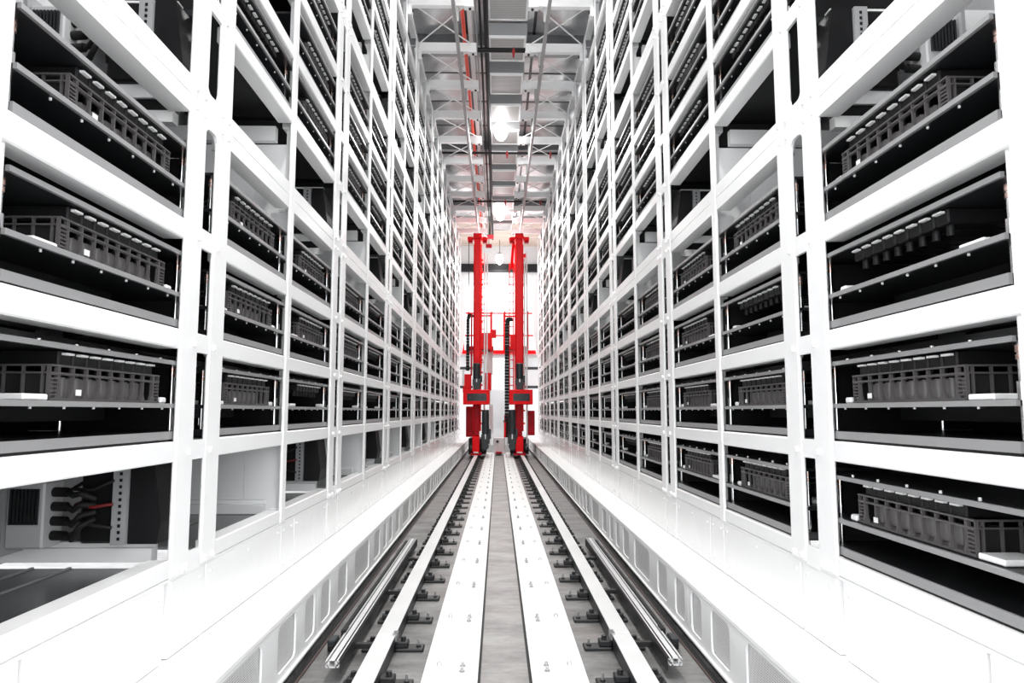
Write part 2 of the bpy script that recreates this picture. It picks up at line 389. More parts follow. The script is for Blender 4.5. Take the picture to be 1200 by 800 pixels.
    sk.box(XL(-0.012), XL(0.016), 0.003, PER - 0.003, z0 - 0.012, z0, 'white_plate')
    skm = sk.mesh('skirt_panel')
    gm = [MB().box(XL(0.022), XL(0.026), a - 0.02, b_ + 0.02, za - 0.02, zb + 0.02, 'mesh_grille').mesh('vent_grille') for a, b_ in OPEN]
    ft = MB().box(XL(0.05), XL(0.12), 0.10, 0.22, 0, 0.10, 'clip_steel').mesh('foot')
    for n in range(0, NPAIR + 1):
        y = PY0 + UN + n * PER
        lput('top_plate', tp, (0, y, 0)); lput('skirt_panel', skm, (0, y, 0)); lput('foot', ft, (0, y, 0)); lput('foot', ft, (0, y + 1.5, 0))
        for g in gm: lput('vent_grille', g, (0, y, 0))
    # dark cable duct lying on the floor under the edge of the ledge
    cdz = MB().box(s * 1.200, s * 1.228, 1.4, 30, 0, 0.014, 'rubber').box(s * 1.190, s * 1.200, 1.4, 30, 0, 0.012, 'brown_rust').box(XL(0.03), XL(0.05), 1.4, 30, 0, 0.07, 'rubber').build('floor_strip')
    tag(cdz, 'black rubber strip on the floor under the edge of the %s ledge' % side, 'floor strip', 'floor strips beside the ledges')

# ------------------------------------------------------------------ test stations and crates
def station_meshes(s, L):
    X = lambda v: s * v
    d = {}
    d['base_plate'] = MB().box(X(0.04), X(0.80), 0.0, L, 0.010, 0.044, 'plate_dark').box(X(0.028), X(0.04), 0.0, L, 0.010, 0.046, 'plate_grey').box(X(0.034), X(0.60), 0.004, L - 0.004, 0.0, 0.010, 'black').mesh('base_plate')
    b = MB().box(X(0.04), X(0.78), 0.004, L - 0.004, 0.157, 0.174, 'plate_dark').box(X(0.026), X(0.04), 0.004, L - 0.004, 0.156, 0.176, 'plate_grey')
    for k in range(6): b.tube((X(0.055), 0.22 + k * (L - 0.44) / 5, 0.157), (X(0.055), 0.22 + k * (L - 0.44) / 5, 0.148), 0.005, 'tab_white', 6)
    b.box(X(0.30), X(0.70), 0.2, L - 0.25, 0.10, 0.155, 'black')
    d['tray_plate'] = b.mesh('tray_plate')
    b = MB().box(X(0.04), X(0.80), 0.004, L - 0.004, 0.361, 0.375, 'plate_dark').box(X(0.026), X(0.04), 0.004, L - 0.004, 0.358, 0.377, 'plate_grey')
    for k in range(5): b.tube((X(0.06), 0.25 + k * (L - 0.5) / 4, 0.376), (X(0.06), 0.25 + k * (L - 0.5) / 4, 0.387), 0.006, 'tab_white', 6)
    d['top_plate'] = b.mesh('top_plate')
    d['guide_rod'] = MB().tube((0, 0, 0.046), (0, 0, 0.361), 0.0115, 'chrome', 10).tube((0, 0, 0.176), (0, 0, 0.235), 0.018, 'chrome', 10).mesh('guide_rod')
    d['collar'] = MB().tube((0, 0, 0.305), (0, 0, 0.322), 0.016, 'copper', 10).tube((0, 0, 0.328), (0, 0, 0.352), 0.017, 'copper', 10).mesh('collar')
    d['contact_block'] = MB().cbox(X(0.075), X(0.50), -0.040, 0.040, 0.302, 0.360, 'black', 0.006).tube((X(0.11), 0, 0.302), (X(0.11), 0, 0.262), 0.016, 'black', 8).box(X(0.058), X(0.075), -0.024, 0.026, 0.342, 0.350, 'tab_white').mesh('contact_block')
    d['end_block'] = MB().cbox(X(0.06), X(0.20), 0, 0.13, 0.177, 0.199, 'tab_white', 0.004).mesh('end_block')
    d['end_stop'] = MB().cbox(X(0.06), X(0.12), 0, 0.05, 0.177, 0.205, 'tab_white', 0.006).mesh('end_stop')
    d['column'] = MB().box(X(0), X(0.02), -0.05, 0.05, 0.177, 0.30, 'zinc').tube((X(-0.02), 0.08, 0.177), (X(-0.02), 0.08, 0.30), 0.012, 'chrome', 8).mesh('press_column')
    d['side_panel'] = MB().box(X(0.070), X(0.80), 0, 0.008, 0.046, 0.356, 'black').mesh('side_panel')
    d['side_near'] = MB().box(X(0.20), X(0.80), 0, 0.008, 0.046, 0.356, 'black').mesh('side_panel')
    b = MB().box(X(0.80), X(0.815), 0.0, L, 0.0, 0.40, 'black')
    for k in range(4): b.box(X(0.775), X(0.80), 0.12 + k * 0.24, 0.26 + k * 0.24, 0.185, 0.33, 'plate_dark')
    d['rear_panel'] = b.mesh('rear_panel')
    # simplified kinds for far bays
    d['far_base'] = MB().box(X(0.03), X(0.042), 0.0, L, 0.004, 0.046, 'plate_grey').box(X(0.042), X(0.80), 0.0, L, 0.004, 0.044, 'plate_dark').mesh('base_plate')
    d['far_tray'] = MB().box(X(0.026), X(0.038), 0.004, L - 0.004, 0.156, 0.176, 'plate_grey').box(X(0.038), X(0.70), 0.004, L - 0.004, 0.157, 0.175, 'plate_dark').mesh('tray_plate')
    d['far_top'] = MB().box(X(0.026), X(0.038), 0.004, L - 0.004, 0.358, 0.377, 'plate_grey').box(X(0.038), X(0.80), 0.004, L - 0.004, 0.359, 0.376, 'plate_dark').mesh('top_plate')
    d['far_rod'] = MB().tube((X(0.09), 0, 0.046), (X(0.09), 0, 0.361), 0.013, 'chrome', 6).mesh('guide_rod')
    b = MB()
    for u in (0.055, L - 0.055): b.tube((X(0.09), u, 0.046), (X(0.09), u, 0.361), 0.013, 'chrome', 6)
    b.box(X(0.06), X(0.2), 0.08, 0.21, 0.177, 0.20, 'tab_white'); b.box(X(0.06), X(0.12), L - 0.11, L - 0.07, 0.177, 0.205, 'tab_white')
    d['far_rods'] = b.mesh('rods')
    b = MB().box(X(0.075), X(0.50), 0.17, L - 0.17, 0.285, 0.358, 'black').box(X(0.70), X(0.80), 0.0, L, 0.046, 0.40, 'black').box(X(0.055), X(0.70), L - 0.012, L - 0.004, 0.046, 0.356, 'black').box(X(0.3), X(0.7), 0.2, L - 0.25, 0.10, 0.155, 'black')
    for k in range(8): b.box(X(0.058), X(0.075), 0.2 + k * (L - 0.45) / 7, 0.25 + k * (L - 0.45) / 7, 0.340, 0.352, 'tab_white')
    d['far_body'] = b.mesh('contact_body')
    b = MB()
    for k in ('far_base', 'far_tray', 'far_top', 'far_rods', 'far_body'):
        me = d[k]; b.add([v.co[:] for v in me.vertices], [], 'black')
        base = len(b.v) - len(me.vertices)
        for p in me.polygons:
            b.f.append(tuple(i + base for i in p.vertices)); b.m.append(b.mi(me.materials[p.material_index].name)); b.smooth.append(False)
    d['far_all'] = b.mesh('test_station')
    return d
def crate_meshes(s):
    # low open crate 0.80 long, 0.42 deep, 0.128 high, with ribs, two rails and scalloped pockets
    X = lambda v: s * v
    L, D, H = 0.80, 0.42, 0.128; m = 'tote_plastic'
    b = MB()
    b.box(X(0.018), X(D - 0.018), 0.018, L - 0.018, 0.0, 0.012, m)
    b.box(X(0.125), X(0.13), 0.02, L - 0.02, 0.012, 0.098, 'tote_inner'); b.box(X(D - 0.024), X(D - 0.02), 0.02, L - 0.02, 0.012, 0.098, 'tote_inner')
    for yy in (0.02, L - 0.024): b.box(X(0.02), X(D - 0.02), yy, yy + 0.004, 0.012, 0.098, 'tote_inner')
    for z0, z1 in ((0.0, 0.010), (0.095, 0.101), (0.121, H)):
        b.box(X(0), X(0.016), 0, L, z0, z1, m); b.box(X(D - 0.016), X(D), 0, L, z0, z1, m)
        b.box(X(0.016), X(D - 0.016), 0, 0.016, z0, z1, m); b.box(X(0.016), X(D - 0.016), L - 0.016, L, z0, z1, m)
    n = 8
    for k in range(n + 1):
        y = 0.055 + k * (L - 0.11) / n
        b.box(X(0.002), X(0.016), y - 0.0035, y + 0.0035, 0.010, 0.121, m)
        b.prism([(y - 0.020, 0.010), (y + 0.020, 0.010), (y + 0.007, 0.034), (y + 0.0035, 0.06), (y - 0.0035, 0.06), (y - 0.007, 0.034)], 'x', X(0.004), X(0.016), m)
        if k < n:
            yc = y + (L - 0.11) / n / 2
            b.prism([(yc - 0.043, 0.095), (yc - 0.043, 0.084), (yc - 0.03, 0.092), (yc + 0.03, 0.092), (yc + 0.043, 0.084), (yc + 0.043, 0.095)], 'x', X(0.004), X(0.016), m)
    for yy in (0.0, L - 0.05):
        for k in range(6): b.box(X(0.001), X(0.016), yy + 0.004, yy + 0.046, 0.018 + k * 0.0145, 0.0235 + k * 0.0145, m)
        b.box(X(0.002), X(0.016), yy + 0.001, yy + 0.006, 0.01, 0.121, m); b.box(X(0.002), X(0.016), yy + 0.044, yy + 0.049, 0.01, 0.121, m)
    for k in range(6):
        v = 0.03 + k * 0.068
        b.box(X(v), X(v + 0.006), 0.002, 0.016, 0.01, 0.121, m); b.box(X(v), X(v + 0.006), L - 0.016, L - 0.002, 0.01, 0.121, m)
    cell = MB().tube((X(0.0), 0, 0.013), (X(0.0), 0, 0.088), 0.03, 'cell_metal', 10).mesh('cell')
    card = MB().box(X(0), X(0.003), 0, 0.032, 0, 0.022, 'tab_white').mesh('label_card')
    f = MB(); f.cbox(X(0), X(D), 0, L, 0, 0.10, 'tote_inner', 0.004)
    for z0, z1 in ((0.0, 0.010), (0.095, 0.101), (0.121, H)): f.box(X(-0.004), X(0.012), 0, L, z0, z1, m)
    for k in range(n + 1):
        y = 0.055 + k * (L - 0.11) / n; f.box(X(-0.002), X(0.0), y - 0.006, y + 0.006, 0.01, 0.121, m)
    return b.mesh('battery_crate'), cell, card, f.mesh('battery_crate')

# slots: (tier number counted from the floor, height of what the station stands on)
def slots(s, bi):
    out = []; t = 0
    for b in range(3):
        if b == 0 and (s > 0 or bi >= 10): out.append((1, SILL, 0))
        for k in range(3):
            z = BEAMS[k][1] + b * BLK + (0.04 if b and k == 0 else 0)
            out.append((2 + k + b * 4, z, k + 1))
    return out
NO_CRATE = {(-1, 1, 6), (-1, 1, 7), (-1, 2, 2), (-1, 3, 2), (1, 0, 3), (1, 1, 3), (1, 1, 6), (1, 1, 7), (1, 1, 8), (-1, 1, 8), (1, 2, 6), (1, 3, 7), (1, 3, 6)}
def has_crate(s, bi, tier):
    if (s, bi, tier) in NO_CRATE: return False
    if bi <= 3: return True
    if bi in (4, 5): return False
    return random.random() < (0.35 if tier < 6 else 0.2)
SM = {(s, par): station_meshes(s, w - 0.03) for s in (-1, 1) for par, w in ((1, 1.38), (0, 1.40))}
CM = {s: crate_meshes(s) for s in (-1, 1)}
for s, side in ((-1, 'left'), (1, 'right')):
    for bi, y0, y1 in BAYS:
        par = bi % 2; d = SM[(s, par)]; L = 1.35 if par else 1.37; ys = y0 - 0.09 if par else y0 + 0.07
        for tier, z, _ in slots(s, bi):
            if not in_view([(s * FACE, y0, z), (s * FACE, y1, z + 0.38)], 0): continue
            org = Vector((s * FACE, ys, z + 0.001))
            where = '%s rack, %s tier up, %s bay from the camera' % (side, NUM[tier], NUM[bi + 1])
            crate = has_crate(s, bi, tier)
            lab = ('dark test station, ' if crate else 'empty dark test station, ') + where
            cu = (0.295 if s < 0 else 0.245) if par else (0.335 if s < 0 else 0.295)
            if bi <= 4:
                t = thing('test_station', lab, 'test station', org, 'test stations in the %s rack' % side)
                for k in ('base_plate', 'tray_plate', 'top_plate', 'rear_panel'): put(k, d[k], t)
                put('side_panel', d['side_near'], t, (0, 0.002, 0)); put('side_panel', d['side_panel'], t, (0, L - 0.012, 0))
                for v in (0.09, 0.62):
                    for u in (0.055, L - 0.055):
                        r = put('guide_rod', d['guide_rod'], t, (s * v, u, 0)); put('collar', d['collar'], r)
                for k in range(8): put('contact_block', d['contact_block'], t, (0, cu + 0.095 + k * 0.0875, 0))
                put('end_block', d['end_block'], t, (0, cu - 0.145, 0))
                put('end_block', d['end_stop'], t, (0, cu + 0.815, 0))
                if not crate:
                    for k, (u, v) in enumerate(((0.30, 0.50), (0.52, 0.56), (0.74, 0.50))): put('press_column', d['column'], t, (s * v, u + cu - 0.2, 0))
            elif bi <= 8:
                t = thing('test_station', lab, 'test station', org, 'test stations in the %s rack' % side)
                put('base_plate', d['far_base'], t); put('tray_plate', d['far_tray'], t); put('top_plate', d['far_top'], t); put('contact_body', d['far_body'], t)
                for u in (0.055, L - 0.055): put('guide_rod', d['far_rod'], t, (0, u, 0))
                put('end_block', d['end_block'], t, (0, cu - 0.145, 0)); put('end_block', d['end_stop'], t, (0, cu + 0.815, 0))
            else:
                t = tag(put('test_station', d['far_all'], None, org), lab, 'test station', 'test stations in the %s rack' % side)
            if crate:
                full, cell, card, far = CM[s]
                loc = org + Vector((s * 0.065, cu, 0.1775))
                c = put('battery_crate', full if bi <= 4 else far, None, loc)
                tag(c, 'dark grey ribbed crate in %s' % where, 'crate', 'crates standing in the %s rack' % side)
                if bi <= 4:
                    for k in range(8): put('cell', cell, c, (s * 0.075, 0.098 + k * 0.08625, 0))
                    if bi <= 2: put('label_card', card, c, (-s * 0.004, 0.15 if s < 0 else 0.63, 0.020))

# ------------------------------------------------------------------ electronics in the open compartments
def cabinet_meshes(s):
    # local origin: rack face, start of the post pair, deck height
    X = lambda v: s * v
    a = MB().prism([(X(0.085), 0.10), (X(0.10), 0.20), (X(0.13), 0.42), (X(0.235), 0.42), (X(0.235), 0.0), (X(0.10), 0.0)], 'y', 0.04, 0.30, 'black').mesh('cabinet_body')
    b = MB().box(X(0.238), X(0.305), 0.02, 0.08, 0.0, 0.42, 'rear_grey')
    for k in range(13): b.box(X(0.262), X(0.274), 0.016, 0.02, 0.02 + k * 0.03, 0.034 + k * 0.03, 'black')
    c = MB().cbox(X(0.31), X(0.47), 0.05, 0.32, 0.0, 0.42, 'black', 0.012).mesh('cabinet_body')
    h = [MB().path([(s * 0.47, 0.06, 0.10 + k * 0.09), (s * (0.43 + 0.02 * k), -0.02, 0.12 + k * 0.07), (s * 0.36, -0.04, 0.10 + k * 0.08), (s * 0.29, 0.0, 0.08 + k * 0.11)], 0.008, 'red_wire' if k == 1 else 'rubber').mesh('cable') for k in range(3)]
    return a, b.mesh('cable_trunking'), c, h
for s, side in ((-1, 'left'), (1, 'right')):
    ca, ct, cc_, ch_ = cabinet_meshes(s)
    for n in range(NPAIR):
        for b in range(3):
            if b == 0 and (s > 0 or n >= 5): continue
            z = SILL - 0.034 if b == 0 else THICK[1] + (b - 1) * BLK + 0.002; yp = PY0 + n * PER
            if not in_view([(s * (FACE + 0.1), yp, z), (s * (FACE + 0.4), yp + 0.3, z + 0.4)], 0): continue
            t = thing('control_cabinet', 'black control cabinet, %s rack, %s open compartment up, at %s post pair' % (side, NUM[b + 1 if s < 0 else b], NUM[n + 1]), 'cabinet', (s * FACE, yp + 0.02, z + (0.062 + 0.034 if b == 0 else 0.0)), 'control cabinets in the racks')
            put('cabinet_body', ca, t); put('cable_trunking', ct, t); put('cabinet_body', cc_, t)
            if n <= 2:
                for q in ch_: put('cable', q, t)
# finned drive units with thick plugs beside the nearest cabinets
def drive_unit(s, z, label, dv):
    t = thing('drive_unit', label, 'drive unit', (s * (FACE + dv), PY0 - 0.04, z), 'finned drive units')
    MB().cbox(s * 0.0, s * 0.17, 0, 0.15, 0.03, 0.33, 'drive_grey', 0.008).build('housing', t)
    for k in range(8): MB().box(s * (0.02 + k * 0.017), s * (0.030 + k * 0.017), -0.012, -0.001, 0.14, 0.30, 'plate_dark').build('fin', t)
    for k in range(4):
        MB().tube((-s * 0.0, 0.07, 0.08 + k * 0.066), (-s * 0.07, 0.06, 0.08 + k * 0.066), 0.022, 'rubber', 10).build('plug', t)
        MB().path([(-s * 0.07, 0.06, 0.08 + k * 0.066), (-s * 0.12, 0.02, 0.07 + k * 0.066), (-s * 0.17, -0.01, 0.13 + k * 0.05), (-s * 0.20, 0.05, 0.16 + k * 0.03)], 0.015, 'rubber').build('cable', t)
    MB().box(s * 0.17, s * 0.19, -0.02, 0.17, 0.0, 0.38, 'rear_grey').build('bracket', t)
drive_unit(-1, SILL + 0.028, 'pale finned drive unit with black plugs, lowest compartment of left rack', 0.57)
drive_unit(-1, THICK[1] + 0.002, 'pale finned drive unit above the thick beam of the left rack', 0.62)
drive_unit(1, THICK[1] + 0.002, 'pale finned drive unit above the thick beam of the right rack', 0.55)

# ------------------------------------------------------------------ floor: cover plates, rails, profiles
for s, side in ((-1, 'left'), (1, 'right')):
    t = thing('cover_plate_run', 'white bolted cover plates on the floor just %s of the middle channel' % side, 'floor plate', (s * 0.315, 3.3, 0), 'white plate runs beside the channel')
    PL = 3.0
    b = MB().cbox(-0.16, 0.16, 0.002, PL - 0.002, 0.028, 0.036, 'white_plate', 0.002).box(-s * 0.157, -s * 0.140, 0.002, PL - 0.002, 0.0, 0.028, 'rubber').box(s * 0.150, s * 0.120, 0.002, PL - 0.002, 0.0, 0.028, 'rubber').box(-s * 0.158, -s * 0.174, 0.002, PL - 0.002, 0.0, 0.004, 'rubber')
    pm = b.mesh('cover_plate')
    bo = MB()
    for dy in (0, 0.09): bo.tube((0, dy, 0.036), (0, dy, 0.041), 0.017, 'plate_grey', 10).tube((0, dy, 0.041), (0, dy, 0.062), 0.010, 'zinc', 8)
    bm = bo.mesh('bolt_pair')
    ey = MB().path([(0.012, 0, 0.036), (0.012, 0, 0.05), (0.006, 0, 0.058), (-0.006, 0, 0.058), (-0.012, 0, 0.05), (-0.012, 0, 0.036)], 0.0042, 'drive_grey', 6).mesh('lifting_eye')
    for n in range(8):
        p = put('cover_plate', pm, t, (0, -0.6 + n * PL, 0))
        for k in range(3):
            put('bolt_pair', bm, p, (-s * 0.065, 0.62 + k * 1.0, 0)); put('lifting_eye', ey, p, (s * 0.075, 0.72 + k * 1.0, 0))
    # crane rail on sleepers with clips
    rx = s * 0.7575
    rl = thing('crane_rail', 'pale topped steel crane rail bolted down on the %s side of the aisle' % side, 'rail', (rx, 2.8, 0), 'crane rails along the aisle')
    for n, (ya, yb) in enumerate(((-0.6, 1.95), (1.955, 9.0), (9.005, 22.0), (22.005, 28.0))):
        b = MB().cbox(-0.059, 0.059, ya, yb, 0.114, 0.122, 'rail_top', 0.002); h = b.build('rail_head', rl)
        MB().box(-0.056, 0.056, ya, yb, 0.064, 0.114, 'rail_side').box(-0.049, 0.049, ya, yb, 0.004, 0.064, 'rail_side').build('rail_web', rl)
    sp = MB()
    for k in range(4): sp.box(-s * 0.042, -s * 0.072, -0.05 + k * 0.026, -0.034 + k * 0.026, 0.1225, 0.130, 'zinc').box(-s * 0.060, -s * 0.072, -0.05 + k * 0.026, -0.034 + k * 0.026, 0.09, 0.1225, 'zinc')
    put('splice_clip', sp.mesh('splice_clip'), rl, (0, 1.95, 0))
    for q in (-1, 1):
        w_ = 0.235 if q == -s else 0.165
        c = MB().cbox(q * 0.050, q * w_, -0.055, 0.055, 0.0, 0.022, 'clip_steel', 0.006).cbox(q * 0.050, q * 0.135, -0.040, 0.040, 0.022, 0.060, 'clip_steel', 0.006).tube((q * 0.10, 0, 0.060), (q * 0.10, 0, 0.084), 0.017, 'clip_steel', 8)
        cm_ = c.mesh('rail_clip'); bx = q * (w_ - 0.035)
        b2 = MB().tube((bx, 0, 0.022), (bx, 0, 0.030), 0.017, 'clip_steel', 6).tube((bx, 0, 0.030), (bx, 0, 0.066), 0.007, 'zinc', 8).mesh('anchor_bolt')
        for n in range(34):
            cc = put('rail_clip', cm_, rl, (0, 0.78 + n * 0.62, 0))
            if n < 12: put('anchor_bolt', b2, cc)
    # aluminium bus bar profile on arms
    ax = s * 0.992
    ap = thing('aluminium_profile', 'slotted aluminium profile on black arms beside the %s ledge' % side, 'profile', (ax, 4.25, 0), 'aluminium profiles beside the rails')
    b = MB(); h0, h1 = 0.085, 0.130
    for x0, x1 in ((-0.040, -0.026), (-0.020, 0.020), (0.026, 0.040)): b.box(x0, x1, 0.0, 3.92, h1 - 0.006, h1, 'aluminium'); b.box(x0, x1, 0.0, 3.92, h0, h0 + 0.006, 'aluminium')
    for x in (-0.018, 0.018): b.box(x - 0.002, x + 0.002, 0.0, 3.92, h0, h1, 'aluminium')
    b.box(-0.030, -0.018, 0.0, 3.92, 0.105, 0.110, 'aluminium'); b.box(0.018, 0.030, 0.0, 3.92, 0.105, 0.110, 'aluminium')
    b.box(-0.040, -0.036, 0, 3.92, h0, 0.098, 'aluminium'); b.box(-0.040, -0.036, 0, 3.92, 0.117, h1, 'aluminium'); b.box(0.036, 0.040, 0, 3.92, h0, 0.098, 'aluminium'); b.box(0.036, 0.040, 0, 3.92, 0.117, h1, 'aluminium')
    b.build('profile_bar', ap)
    MB().box(s * 0.040, s * 0.060, 0.50, 3.72, 0.07, 0.145, 'rubber').box(s * 0.040, s * 0.030, 0.50, 0.60, 0.131, 0.150, 'rubber').build('side_guard', ap)
    MB().box(-s * 0.0405, -s * 0.048, 0.02, 3.9, 0.05, 0.125, 'rail_side').build('under_channel', ap)
    for y in (0.45, 1.78, 3.10):
        MB().box(-s * 0.049, -s * 0.172, y - 0.02, y + 0.02, 0.052, 0.082, 'clip_steel').box(-s * 0.14, -s * 0.17, y - 0.02, y + 0.02, 0.0, 0.052, 'clip_steel').box(-s * 0.047, s * 0.04, y - 0.02, y + 0.02, 0.055, 0.083, 'clip_steel').box(-s * 0.02, s * 0.02, y - 0.02, y + 0.02, 0.0, 0.055, 'clip_steel').build('arm', ap)
    jb = MB().cbox(s * 1.09, s * 1.145, 4.78, 4.90, 0.0, 0.075, 'motor_grey', 0.008).box(s * 1.10, s * 1.13, 4.74, 4.78, 0.02, 0.05, 'rubber').build('junction_box')
    tag(jb, 'small dark junction box on the floor beside the %s aluminium profile' % side, 'box', 'junction boxes by the ledges')

# ------------------------------------------------------------------ cranes
YC = 24.0
def cx(px): return (px - 583.5) * YC / F_PX + CAM.x
def cz(py): return (482.0 - py) * YC / F_PX + CAM.z
def pbox(name, parent, x0, x1, y0, y1, m, ya, yb, ch=0.0):
    o = parent.location; b = MB(); a = (cx(x0) - o.x, cx(x1) - o.x, ya, yb, cz(y1) - o.z, cz(y0) - o.z)
    b.cbox(*a, m, ch) if ch else b.box(*a, m)
    return b.build(name, parent)
def motor(parent, x0, x1, ytop, ybot, yfront, name):
    # finned cylinder standing on a gearbox, with terminal box and white type plate
    o = parent.location; xm = (cx(x0) + cx(x1)) / 2 - o.x; r = (cx(x1) - cx(x0)) / 2; zt, zb = cz(ytop) - o.z, cz(ybot) - o.z; h = zt - zb
    b = MB().tube((xm, yfront + r, zb + h * 0.42), (xm, yfront + r, zt), r * 0.86, 'motor_grey', 16).tube((xm, yfront + r, zt), (xm, yfront + r, zt + 0.03), r * 0.9, 'motor_grey', 16, r * 0.7)
    for k in range(8):
        z = zb + h * (0.46 + 0.06 * k); b.tube((xm, yfront + r, z), (xm, yfront + r, z + 0.012), r * 0.95, 'motor_grey', 16)
    b.cbox(xm - r, xm + r, yfront + 0.02, yfront + 2 * r, zb + h * 0.18, zb + h * 0.42, 'motor_grey', 0.02)
    b.tube((xm, yfront, zb + h * 0.12), (xm, yfront + 2 * r, zb + h * 0.12), r * 0.85, 'motor_grey', 14)
    mo = b.build(name, parent)
    MB().box(xm - r * 0.12, xm + r * 0.14, yfront - 0.004, yfront + 0.02, zb + h * 0.30, zb + h * 0.42, 'tab_white').build('type_plate', mo)
    MB().cbox(xm + r * 0.8, xm + r * 1.35, yfront + r * 0.5, yfront + r * 1.5, zb + h * 0.30, zb + h * 0.55, 'motor_grey', 0.01).build('terminal_box', mo)
    return mo
def chain(parent, x0, x1, ytop, ybot, y):
    o = parent.location; w = cx(x1) - cx(x0); z = cz(ybot) - o.z; zt = cz(ytop) - o.z; me = MB().cbox(0, w, 0, 0.10, 0, 0.095, 'rubber', 0.012).mesh('chain_link')
    n = int((zt - z) / 0.105)
    for k in range(n): put('chain_link', me, parent, (cx(x0) - o.x, y, z + k * 0.105))
    for k in range(5):   # bend at the top, turning back towards the mast
        a = math.pi * k / 5; put('chain_link', me, parent, (cx(x0) - o.x + 0.02 + 0.10 * (1 - math.cos(a)) * 0.6, y + 0.002, z + n * 0.105 + 0.10 * math.sin(a)))
def ladder(parent, x0, x1, ytop, ybot, y, step=0.29):
    o = parent.location
    for x in (x0, x1): pbox('ladder_stile', parent, x - 0.7, x + 0.7, ytop, ybot, 'red_paint', y, y + 0.05)
    z = cz(ybot) - o.z + 0.2; k = 0
    me = MB().tube((cx(x0) - o.x, y + 0.025, 0), (cx(x1) - o.x, y + 0.025, 0), 0.016, 'red_paint', 6).mesh('ladder_rung')
    while z < cz(ytop) - o.z - 0.05: put('ladder_rung', me, parent, (0, 0, z)); z += step
def crane(side, mx0, mx1):
    left = side == 'left'; mid = (mx0 + mx1) / 2
    t = thing('stacker_crane', 'tall red stacker crane standing on the %s rail at the aisle end' % side, 'crane', (cx(mid), YC, 0.13), 'red stacker cranes')
    o = t.location
    pbox('mast', t, mx0, mx1, 277, 428, 'red_paint', 0.0, 0.30, 0.02)
    pbox('mast_flange', t, mx0 - 1.1, mx1 + 1.1, 281, 505, 'red_paint', 0.32, 0.40)
    for yy in (344, 352): 
        for x in (mx0 + 0.8, mx1 - 0.8): MB().tube((cx(x) - o.x, -0.025, cz(yy) - o.z), (cx(x) - o.x, 0, cz(yy) - o.z), 0.028, 'red_paint', 8).build('bolt', t)
    for k in range(14):   # brackets on the inner edge of the mast
        yy = 300 + k * 15; x = mx1 + 1.0; pbox('bracket', t, x, x + 1.8, yy, yy + 2.0, 'red_paint', 0.2, 0.3)
    # head with guide rollers
    hd = pbox('mast_head', t, mx0 - 1.5, mx1 + 1.5, 272.5, 277, 'red_paint', -0.02, 0.42, 0.02)
    for x0, x1 in ((mid - 12, mid - 5.5), (mid + 5.5, mid + 12)):
        g = pbox('guide_arm', t, x0, x1, 274, 278.5, 'red_paint', 0.02, 0.30, 0.02); pbox('roller', g.parent, x0 + 0.6, x1 - 0.6, 278.5, 281, 'red_dark', 0.06, 0.26, 0.01)
    pbox('head_bracket', t, mid - 5, mid + 5, 269.5, 272.5, 'red_dark', 0.05, 0.25)
    pbox('head_nose', t, mid - 2.2, mid + 2.2, 271.5, 274.5, 'red_paint', -0.06, -0.02)
    # lower mast, control box and base
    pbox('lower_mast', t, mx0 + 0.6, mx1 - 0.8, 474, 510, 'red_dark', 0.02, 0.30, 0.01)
    bx0, bx1 = (543.5, 574) if left else (596.5, 623.5)
    cb = pbox('control_box', t, bx0, bx1, 457, 474, 'red_paint', -0.42, 0.10, 0.015)
    w = pbox('box_window', t, bx0 + 4.5, bx1 - 3.5, 461.5, 470, 'clear_glass', -0.425, -0.405); w.parent = cb
    for k in range(3):
        xk = bx0 + 8 + k * (bx1 - bx0 - 15) / 2; q = MB().tube((cx(xk) - o.x, -0.435, cz(466) - o.z), (cx(xk) - o.x, -0.425, cz(466) - o.z), 0.05, 'motor_grey', 10).build('dial', cb)
    motor(t, mid - 4.8, mid + 4.8, 427, 457, -0.30, 'hoist_motor')
    motor(t, *((564.5, 574) if left else (595, 604.5)), 481, 527, -0.55, 'drive_motor')
    pbox('base_foot', t, mx0 - 0.5, mx1 - 0.2, 510, 528, 'red_paint', -0.48, 0.30, 0.015)
    pbox('foot_plate', t, mx0 + 0.8, mx1 - 1.4, 527.5, 529, 'tab_white', -0.485, -0.30)
    pbox('carriage', t, mx0 - 6, mx1 + 7, 514, 532, 'black', 0.32, 1.9)
    for x in (mx0 - 3.2, mx1 + 2.0): MB().tube((cx(x) - o.x, -0.12, cz(524) - o.z), (cx(x) - o.x + 0.07, -0.12, cz(524) - o.z), 0.16, 'motor_grey', 16).build('wheel', t)
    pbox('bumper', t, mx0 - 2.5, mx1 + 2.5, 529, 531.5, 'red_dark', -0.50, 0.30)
    # white conductor tubes
    for x, y0_, y1_ in (((567.5, 293, 505), (570.5, 296, 458)) if left else ((617.5, 292, 523), (614.8, 300, 458))):
        MB().tube((cx(x) - o.x, 0.10, cz(y1_) - o.z), (cx(x) - o.x, 0.10, cz(y0_) - o.z), 0.026, 'white_plate', 8).build('white_tube', t)
    if left:
        ladder(t, 563.5, 567.0, 300, 430, 0.55)
        chain(t, 545.6, 549.6, 372, 434, 0.20)
        for x in (551.0,): pbox('chain_guide', t, x, x + 2, 366, 440, 'red_dark', 0.20, 0.28)
        pbox('cabin_post', t, 547.2, 548.8, 362, 374, 'red_paint', 0.35, 0.42); pbox('cabin_post', t, 574.6, 576.6, 362, 412, 'red_paint', 0.35, 0.42)
        pbox('cabin_rail', t, 547.2, 576.6, 366.5, 368.5, 'red_paint', 0.42, 0.48)
        pbox('cabin_plate', t, 562, 575, 388, 408, 'red_paint', 0.42, 0.46, 0.01); pbox('cabin_box', t, 576.5, 581.5, 384.5, 394.5, 'red_paint', 0.30, 0.46, 0.01)
        pbox('cabin_floor', t, 545, 578, 404, 409, 'red_dark', 0.48, 1.5)
